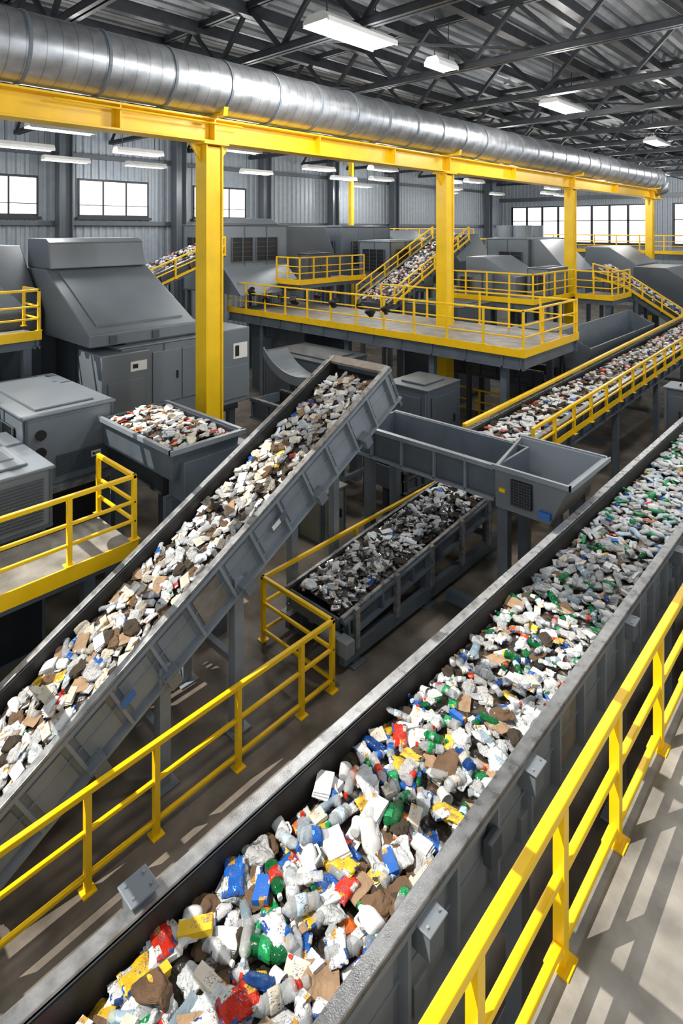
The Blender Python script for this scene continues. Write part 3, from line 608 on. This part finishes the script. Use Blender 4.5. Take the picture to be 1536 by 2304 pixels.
def motor(x,y,z,r=.18,L=.5):
    T=Thing('electric_motor','finned grey electric drive motor on a bracket','motor',(x,y,0),'drive motors')
    b=B().cyl((x-L/2,y,z),(x+L/2,y,z),r,16)
    for i in range(7): b.cyl((x-L*.35+i*L*.11,y,z),(x-L*.35+i*L*.11+.015,y,z),r+.03,16)
    T.part('motor_body',b,M_MACH); T.part('terminal_box',B().box(x-.1,x+.1,y-.08,y+.08,z+r,z+r+.14),M_STEEL)
    T.part('bracket',B().box(x-.15,x+.15,y-.12,y+.12,0,z-r+.03),M_STEEL)
for a in ((-11.3,8.0,1.4),(-9.0,6.3,1.0),(-10.1,7.9,.9),(-11.5,12.9,1.5),(-5.6,14.3,1.1),(-7.2,14.8,1.0)): motor(*a)
T=Thing('feed_tray','grey open feed tray filled with mixed waste','hopper',(-10.9,6.45,0))
T.part('tray',B().tray([(-12.3,5.7,3.3),(-9.5,5.7,3.3),(-9.5,7.2,3.3),(-12.3,7.2,3.3)],[(-12.3,5.75,2.7),(-9.6,5.75,2.7),(-9.6,7.15,2.7),(-12.3,7.15,2.7)],.05),M_STEEL,.01)
T.part('rim',B().box(-12.35,-9.45,5.62,5.7,3.24,3.33).box(-12.35,-9.45,7.2,7.28,3.24,3.33).box(-9.5,-9.4,5.62,7.28,3.24,3.33),M_STEELL)
T.part('front_box',B().box(-9.98,-9.42,5.9,7.4,2.3,3.05),M_STEEL,.02)
T.part('under_frame',B().box(-12.2,-9.99,5.8,7.1,2.3,2.7),M_DARK)
for x,y in ((-12,5.9),(-9.8,5.9),(-9.8,7),(-12,7)): T.part('leg',B().box(x-.1,x+.1,y-.1,y+.1,0,2.3),M_STEEL)
# ---------------------------------------------------------------- waste items
def crump(vs,amp,fr,seed):
    return [p+noise.noise_vector(p*fr+Vector((seed*7.1,seed*3.3,seed)))*amp for p in vs]
def ridge(vs,amp,fr,seed):
    out=[]
    for p in vs:
        r=1-abs(noise.noise(p*fr+Vector((seed*3.7,seed,seed*5.1))))*3.2; out.append(p+p.normalized()*r*amp)
    return out
def revolve(prof,n=14):
    b=B(); rings=[]
    for u,r in prof: rings.append([(u,math.cos(2*math.pi*j/n)*r,math.sin(2*math.pi*j/n)*r) for j in range(n)])
    b.v=[Vector(p) for R in rings for p in R]
    for i in range(len(rings)-1):
        for j in range(n): b.f.append((i*n+j,i*n+(j+1)%n,(i+1)*n+(j+1)%n,(i+1)*n+j))
    b.f.append(tuple(range(n))); b.f.append(tuple(range((len(rings)-1)*n,len(rings)*n))); return b
def ico(sub,sx,sy,sz):
    bm=bmesh.new(); bmesh.ops.create_icosphere(bm,subdivisions=sub,radius=1)
    b=B(); b.v=[Vector((v.co.x*sx,v.co.y*sy,v.co.z*sz)) for v in bm.verts]; b.f=[tuple(v.index for v in f.verts) for f in bm.faces]; bm.free(); return b
def gridbox(nx,ny,sx,sy,sz):
    bm=bmesh.new(); bmesh.ops.create_cube(bm,size=1); bmesh.ops.subdivide_edges(bm,edges=bm.edges,cuts=nx,use_grid_fill=True)
    b=B(); b.v=[Vector((v.co.x*sx,v.co.y*sy,v.co.z*sz)) for v in bm.verts]; b.f=[tuple(v.index for v in f.verts) for f in bm.faces]; bm.free(); return b
KD={}
def fin(b,name,mat,smooth=True):
    me=b.mesh(name,mat,None,smooth); fixn(me); return me
def variants(kind,fn,k=4): KD[kind]=[fn(i) for i in range(k)]
def f_bottle(i):
    pr=[(-.15,.02),(-.148,.045),(-.135,.054)]
    for k in range(9):
        u=-.125+k*.022; pr+=[(u,.054),(u+.011,.0485)]
    pr+=[(.075,.054),(.10,.038),(.125,.018),(.15,.017)]
    b=revolve(pr,16); flat=(.95,.75,.55,.85)[i]; a_=(.006,.014,.026,.02)[i]
    b.v=[Vector((p.x,p.y,p.z*flat)) for p in crump(b.v,a_,9,i)]
    l=revolve([(-.055,.057),(.0,.057),(.008,.057),(.03,.057)],16); l.v=[Vector((p.x,p.y*1.02,p.z*1.03*flat)) for p in crump(l.v,a_,9,i)]
    c=B().cyl((.145,0,0),(.175,0,0),.022,12)
    return fin(b,'plastic_bottle',T_CLEAR),[('label_band',fin(l,'label_band',T_WRAP)),('cap',fin(c,'cap',T_OPAQ,False))]
variants('plastic_bottle',f_bottle)
def f_jug(i):
    b=revolve([(-.14,.03),(-.135,.07),(-.11,.076),(-.05,.073),(0,.076),(.02,.076),(.06,.065),(.1,.03),(.12,.022),(.135,.022)],18)
    b.v=[Vector((p.x,p.y*1.05,p.z*.62)) for p in crump(b.v,.016,9,i+10)]
    c=B().cyl((.13,0,0),(.16,0,0),.028,12)
    h=B().bar((.08,.03,0),(.05,.1,0),.02).bar((.05,.1,0),(-.04,.1,0),.02).bar((-.04,.1,0),(-.06,.06,0),.02)
    return fin(b,'plastic_jug',T_OPAQ),[('cap',fin(c,'cap',T_OPAQ,False)),('handle',fin(h,'handle',T_OPAQ,False))]
variants('plastic_jug',f_jug)
def f_bag(i):
    b=ico(4,.13,.10,.034); b.v=ridge(crump(b.v,.06,9,i+20),.012,17,i+4); b.v=crump(b.v,.008,45,i); return fin(b,'plastic_bag',T_FILM,True),[]
variants('plastic_bag',f_bag,6)
def f_wrap(i):
    b=gridbox(9,9,.24,.16,.04); o=[]
    for p in b.v:
        tx=abs(p.x)/.12; ty=abs(p.y)/.08
        z=p.z*(1-tx**4)*(1-.6*ty**4)
        if tx>.95: z=p.z*.06+.006*math.sin(p.y*140)
        o.append(Vector((p.x,p.y*(1-.10*(1-tx)),z)))
    o=[Vector((p.x+q.x*.008,p.y+q.y*.008,p.z+q.z*.02)) for p in o for q in (noise.noise_vector(p*9+Vector((i*4,i,0))),)]
    b.v=crump(o,.006,38,i); return fin(b,'snack_wrapper',T_WRAP,True),[]
variants('snack_wrapper',f_wrap,5)
def f_carton(i):
    d=[(.19,.13,.05),(.22,.10,.045),(.17,.15,.03),(.13,.11,.07),(.2,.08,.06)][i]
    b=gridbox(2,2,*d); b.v=crump(b.v,.007,9,i+40); return fin(b,'food_carton',T_CART,False),[]
variants('food_carton',f_carton,5)
def f_card(i):
    b=gridbox(7,7,.31,.23,.014); b.v=[p+Vector((0,0,.03*noise.noise(p*8+Vector((i,i*3,0)))+.02*abs(p.x*3)**2*math.cos(i))) for p in crump(b.v,.012,9,i+50)]
    return fin(b,'cardboard_piece',T_PAPER,False),[]
variants('cardboard_piece',f_card)
def f_crum(i):
    b=ico(4,.13,.10,.03); b.v=ridge(crump(b.v,.055,8,i+60),.013,16,i); return fin(b,'crumpled_paper_bag',T_PAPER,False),[]
variants('crumpled_paper_bag',f_crum,5)
def f_book(i):
    b=B()
    for k in range(3):
        bb=gridbox(2,2,.24-.01*k,.17,.011); M_=Matrix.Translation((.01*k,0,.015*k))@Matrix.Rotation(.06*k*(i-1),4,'Z'); b.add([M_@p for p in bb.v],bb.f)
    b.v=[p+Vector((0,0,.012*math.sin(p.x*14+i))) for p in b.v]
    return fin(b,'paper_stack',T_PAPER,False),[]
variants('paper_stack',f_book,3)
def f_can(i):
    b=revolve([(-.085,.03),(-.08,.04),(-.07,.045),(-.02,.045),(.02,.043),(.06,.045),(.075,.036),(.08,.034)],16); b.v=[Vector((p.x,p.y,p.z*(.5+.15*i))) for p in crump(b.v,.016,12,i+70)]
    return fin(b,'crushed_can',T_CAN,True),[]
variants('crushed_can',f_can,4)
def f_tub(i):
    b=revolve([(-.06,.04),(-.058,.05),(.05,.066),(.056,.072),(.06,.07),(.055,.064),(-.045,.045)],16); b.v=crump(b.v,.006,9,i+80); b.f=b.f[:-1]
    return fin(b,'plastic_tub',T_OPAQ,True),[]
variants('plastic_tub',f_tub,3)
CN={'white':(.72,.72,.71),'clear':(.90,.94,.96),'cream':(.60,.54,.44),'brown':(.14,.082,.045),'tan':(.36,.235,.14),'black':(.02,.02,.022),'grey':(.25,.245,.24),
 'blue':(.02,.12,.46),'green':(.015,.30,.09),'red':(.60,.035,.016),'yellow':(.76,.48,.03),'orange':(.68,.14,.02),'light blue':(.62,.78,.90),'silver':(.66,.66,.67),'dark brown':(.05,.036,.024)}
CATS={'plastic_bottle':'bottle','plastic_jug':'jug','plastic_bag':'plastic bag','snack_wrapper':'wrapper','food_carton':'carton','cardboard_piece':'cardboard','crumpled_paper_bag':'paper bag','paper_stack':'paper','crushed_can':'can','plastic_tub':'tub'}
TXT={'plastic_bottle':'crushed {c} plastic drink bottle','plastic_jug':'dented {c} plastic jug','plastic_bag':'crumpled {c} plastic bag','snack_wrapper':'shiny {c} printed snack wrapper','food_carton':'small {c} printed food carton','cardboard_piece':'torn {c} piece of cardboard','crumpled_paper_bag':'crumpled {c} paper bag','paper_stack':'loose {c} stack of paper','crushed_can':'crushed {c} metal can','plastic_tub':'open {c} plastic tub'}
ITEMS=[]
def wpick(rng,d):
    k=list(d); return rng.choices(k,[d[x] for x in k])[0]
def pour(M,W,u0,u1,base,pal,where,group,seed,step=.19,sc=1.,second=.25,partu=None,crown=.05,mounds=1.,scf=None,gap=.08,resc=None):
    rng=random.Random(seed)
    def hh(x,u): return base+.05*mounds+.05*mounds*noise.noise(Vector((x*2.2,u*2.2,seed)))+crown*max(0,1-(2*x/W)**2)
    nx=max(6,int(W/.05)); nu=int((u1-u0)/.05); b=B()
    for i in range(nu+1):
        for k in range(nx+1):
            x=-W/2+W*k/nx; u=u0+(u1-u0)*i/nu
            b.v.append(M@Vector((x,u,hh(x,u)-.02+.045*noise.noise(Vector((x*11,u*11,seed+3))))))
    for i in range(nu):
        for k in range(nx): a=i*(nx+1)+k; b.f.append((a,a+1,a+nx+2,a+nx+1))
    me=b.mesh('waste_residue',M_MIX)
    ca=me.color_attributes.new('Col','FLOAT_COLOR','POINT'); cols=[]
    for p in b.v:
        v=noise.noise(p*3.1); w_=noise.noise(p*9+Vector((5,0,0)))
        c=(.036,.028,.022) if v<.05 else ((.085,.055,.034) if w_>0 else (.02,.018,.017))
        if w_>.42: c=(.3,.28,.25)
        if resc: c=tuple(x*.5+y*.5 for x,y in zip(c,resc))
        cols+=[*c,1]
    ca.data.foreach_set('color',cols)
    o=bpy.data.objects.new('waste_residue',me); COL.objects.link(o); o['kind']='stuff'; o['label']='brown shredded residue '+where; o['category']='waste'
    u=u0+step*.4; row=0
    while u<u1-step*.3:
        s=step; x=-W/2+s*(.45 if row%2 else .8)
        while x<W/2-s*.35:
            for layer in range(2):
                if layer and rng.random()>second: break
                if not layer and rng.random()<gap: break
                xx=max(-W/2+.08,min(W/2-.08,x+rng.uniform(-.4,.4)*s)); uu=u+rng.uniform(-.4,.4)*s
                kind,cn=wpick(rng,pal(u,rng))
                S_=(scf(u) if scf else sc)*rng.uniform(.72,1.22)
                R=Matrix.Rotation(rng.uniform(0,6.28),4,'Z')@Matrix.Rotation(rng.gauss(0,.16),4,'X')@Matrix.Rotation(rng.gauss(0,.14),4,'Y')
                z=hh(xx,uu)+.03*S_+layer*.055*S_+(.02 if kind in('plastic_jug','plastic_tub','plastic_bottle') else 0)
                ITEMS.append((kind,cn,M@Matrix.Translation((xx,uu,z))@R@Matrix.Diagonal((S_,S_,S_,1)),where,group,partu is not None and uu<partu))
            x+=s
        u+=s*.95; row+=1
def flush():
    rng=random.Random(5); cp=Vector((0,0,7.3)); by={}
    for it in ITEMS: by.setdefault(it[0],[]).append(it)
    for kind,L in by.items():
        L.sort(key=lambda it:(it[2].translation-cp).length)
        for kk,(kd,cn,M,where,group,parts) in enumerate(L[:290]):
            me,ch=rng.choice(KD[kind]); o=bpy.data.objects.new(kind,me); c=CN[cn]; j=rng.uniform(.85,1.1)
            o.color=(min(1,c[0]*j),min(1,c[1]*j),min(1,c[2]*j),1); o.matrix_world=M; COL.objects.link(o)
            o['label']=TXT[kind].format(c=cn)+' '+where; o['category']=CATS[kind]; o['group']=group
            if parts:
                for nm,cm in ch:
                    if nm=='label_band' and rng.random()<.3: continue
                    q=bpy.data.objects.new(nm,cm); q.parent=o; cc=CN[rng.choice(['blue','red','white','white','green','cream','light blue'])] if nm!='handle' else c
                    q.color=(*cc,1); COL.objects.link(q)
        R_=L[290:]
        if R_:
            b=B(); cols=[]; dens=[]
            for me,ch in KD[kind]:
                bm=bmesh.new(); bm.from_mesh(me)
                vs=[v.co.copy() for v in bm.verts]; fs=[tuple(v.index for v in f.verts) for f in bm.faces]; bm.free()
                if len(vs)>700:
                    lo=ico(2,.13,.10,.034); lo.v=ridge(crump(lo.v,.05,10,len(dens)),.014,16,1); vs,fs=lo.v,lo.f
                dens.append((vs,fs))
            for (kd,cn,M,where,group,parts) in R_:
                vs,fs=rng.choice(dens); o_=len(b.v); b.v+=[M@v for v in vs]; b.f+=[tuple(i+o_ for i in f) for f in fs]
                c=CN[cn]; j=rng.uniform(.8,1.15)*(.85 if cn in('clear','light blue') else 1); cols+=[min(.9,c[0]*j),min(.9,c[1]*j),min(.9,c[2]*j),1]*len(vs)
            me=b.mesh(kind,M_MIXM if kind=='crushed_can' else M_MIX,None,True); ca=me.color_attributes.new('Col','FLOAT_COLOR','POINT'); ca.data.foreach_set('color',cols)
            o=bpy.data.objects.new('distant_'+kind,me); COL.objects.link(o); o['kind']='stuff'; o['category']=CATS[kind]; o['label']='many more small distant '+CATS[kind]+' items piled on belts'
def pal_main(u,rng):
    far=min(1,max(0,(u-5)/4)); nr=min(1,max(0,(5.2-u)/2))
    return {('plastic_bottle','clear'):24,('plastic_bag','clear'):11+8*far,('plastic_bag','white'):3+14*far,('plastic_jug','white'):3.5+3*far,('food_carton','white'):6,('food_carton','cream'):6-3*far,
     ('snack_wrapper','blue'):4.5-2*far,('snack_wrapper','red'):4.5-3*far,('snack_wrapper','orange'):3-2.4*far,('snack_wrapper','yellow'):3-2*far,('snack_wrapper','white'):6,('plastic_bottle','green'):3+8*far,('plastic_bag','green'):.5+3*far,
     ('plastic_bottle','blue'):1.2,('plastic_tub','white'):2.5,('paper_stack','white'):4,('cardboard_piece','tan'):2.5+6*nr,('cardboard_piece','brown'):2+4*nr-1.5*far,('crumpled_paper_bag','brown'):3+2*nr-1.5*far,('crumpled_paper_bag','dark brown'):4-2.5*far,('plastic_bottle','light blue'):6,('snack_wrapper','green'):1.5,('plastic_bag','black'):.6,('food_carton','yellow'):2.2-1*far,('food_carton','blue'):2-1*far,('snack_wrapper','silver'):4}
pour(M1c,1.2,1.4,17.5,-.34,pal_main,'on the near conveyor belt','waste on the near conveyor belt',11,step=.135,second=.36,partu=9,scf=lambda u:.88-.22*min(1,max(0,(u-3.5)/4)),crown=.03,gap=.07)
def pal_inc(u,rng):
    near=max(0,1-u/3.5)
    return {('plastic_bag','white'):10,('plastic_bag','clear'):7,('plastic_bag','cream'):4,('crumpled_paper_bag','cream'):3,('crumpled_paper_bag','brown'):5,('crumpled_paper_bag','dark brown'):6,('food_carton','white'):8,('food_carton','cream'):8,('paper_stack','white'):6,('paper_stack','cream'):6,
     ('cardboard_piece','tan'):4,('cardboard_piece','cream'):5,('cardboard_piece','brown'):3,('snack_wrapper','red'):1.4+near*1.5,('snack_wrapper','blue'):.8+near*2,('snack_wrapper','yellow'):.7+near*2.5,('plastic_bottle','clear'):8,('plastic_jug','white'):3,('snack_wrapper','white'):7,('snack_wrapper','silver'):3}
pour(M2c,1.28,.1,L2-.2,-.30,pal_inc,'on the inclined conveyor','waste on the inclined conveyor',12,step=.138,second=.28,partu=3.5,crown=.04,scf=lambda u:.84-.18*min(1,u/5),mounds=.7,gap=.08)
def pal_mid(u,rng):
    return {('crushed_can','silver'):30,('plastic_bag','black'):4,('crushed_can','grey'):22,('plastic_bag','clear'):3,('plastic_bottle','clear'):4,('crumpled_paper_bag','dark brown'):4,('food_carton','cream'):2,('snack_wrapper','silver'):7,('snack_wrapper','blue'):.7}
pour(M3c,1.16,.12,L3-.1,-.16,pal_mid,'on the sorting conveyor','waste on the sorting conveyor',13,step=.115,sc=.82,second=.45,crown=.12,mounds=1.1,gap=.04,resc=(.04,.04,.04))
def pal_tray(u,rng):
    return {('plastic_bag','white'):8,('plastic_bag','cream'):4,('crumpled_paper_bag','cream'):4,('crumpled_paper_bag','brown'):8,('food_carton','white'):7,('snack_wrapper','red'):4,('snack_wrapper','orange'):1.5,('plastic_bottle','clear'):6,('snack_wrapper','white'):6,('food_carton','cream'):5}
MT=Matrix.Translation((-12.25,6.45,3.3))@Matrix.Rotation(-math.pi/2,4,'Z')
pour(MT,1.34,.06,2.6,-.16,pal_tray,'in the feed tray','waste in the feed tray',14,step=.15,sc=.76,second=.3,crown=.12)
def pal_far(u,rng):
    return {('plastic_bag','white'):9,('plastic_bag','clear'):5,('crumpled_paper_bag','brown'):7,('plastic_bottle','clear'):8,('snack_wrapper','silver'):5,('snack_wrapper','blue'):3,('snack_wrapper','red'):2.5,('food_carton','cream'):5,('food_carton','white'):5,('plastic_bag','black'):3,('crumpled_paper_bag','dark brown'):6}
pour(M4c,1.22,.2,6.2,-.24,pal_far,'on the raised conveyor','waste on the raised conveyor',15,step=.17,sc=.8,second=.3,crown=.1)
flush()
def stuff(M,W,u0,u1,base,cols,label,seed,dens=48,crown=.12,size=.095):
    rng=random.Random(seed); src=ico(1,1,.8,.6); b=B(); cc=[]
    N=int((u1-u0)*W*dens)
    for i in range(N):
        x=rng.uniform(-W/2+.06,W/2-.06); u=rng.uniform(u0,u1); s=size*rng.uniform(.6,1.2)
        R=Matrix.Rotation(rng.uniform(0,6),3,'Z')@Matrix.Rotation(rng.uniform(-.5,.5),3,'X')
        z=base+.04+crown*max(0,1-(2*x/W)**2)+rng.uniform(0,.06)
        c=CN[wpick(rng,cols)]; j=rng.uniform(.65,1.05); o=len(b.v)
        for p in src.v:
            q=p*s*rng.uniform(.75,1.2); q=R@q; b.v.append(M@Vector((x+q.x,u+q.y,z+q.z))); cc+=[c[0]*j,c[1]*j,c[2]*j,1]
        b.f+=[tuple(k+o for k in f) for f in src.f]
    o=len(b.v)
    for (x,u) in ((-W/2,u0),(W/2,u0),(W/2,u1),(-W/2,u1)): b.v.append(M@Vector((x,u,base+.03))); cc+=[.05,.04,.035,1]
    b.f.append((o,o+1,o+2,o+3))
    me=b.mesh('mixed_waste',M_MIX); ca=me.color_attributes.new('Col','FLOAT_COLOR','POINT'); ca.data.foreach_set('color',cc)
    ob=bpy.data.objects.new('mixed_waste',me); COL.objects.link(ob); ob['kind']='stuff'; ob['label']=label; ob['category']='waste'
WC={'white':10,'clear':6,'cream':6,'brown':5,'grey':3,'blue':1,'red':1.5,'black':3}
stuff(M4c,1.22,6.1,L4-.2,-.24,WC,'mixed white and brown waste on the raised conveyor',21)
stuff(M5c,1.36,.1,L5-.1,-.04,WC,'mixed waste sliding down the steep conveyor',22,crown=.2)
stuff(M6c,1.66,.1,L6-.1,-.14,WC,'mixed waste on the steep conveyor',23,crown=.18)
stuff(M7c,1.76,.1,L7-.1,-.1,WC,'mixed waste on the inclined conveyor beside the machines',24,crown=.16)
stuff(M1c,1.2,17.5,22.8,-.34,{'white':9,'clear':8,'green':5,'blue':1},'white and green plastic waste on the near conveyor belt',25)
# black scraps snagged on the platform railing
rg=[]
for i in range(3):
    b=ico(3,.14,.05,.18); b.v=ridge(crump(b.v,.14,6,i+90),.03,12,i); rg.append(fin(b,'black_rag',M_RUB))
rr=random.Random(3)
for i,(x,z) in enumerate(((-21.2,4.5),(-20.3,4.6),(-19.4,4.4),(-18.4,4.6),(-17.6,4.45),(-16.2,4.75),(-15.4,4.5),(-14.1,4.6),(-13.6,4.35),(-12.9,4.5))):
    o=bpy.data.objects.new('black_rag',rr.choice(rg)); o.location=(x,16.03,z); o.rotation_euler=(0,rr.uniform(-.4,.4),rr.uniform(-.3,.3)); COL.objects.link(o)
    o['label']='tattered black plastic scrap snagged on the yellow railing'; o['category']='rag'; o['group']='black scraps on the railing'
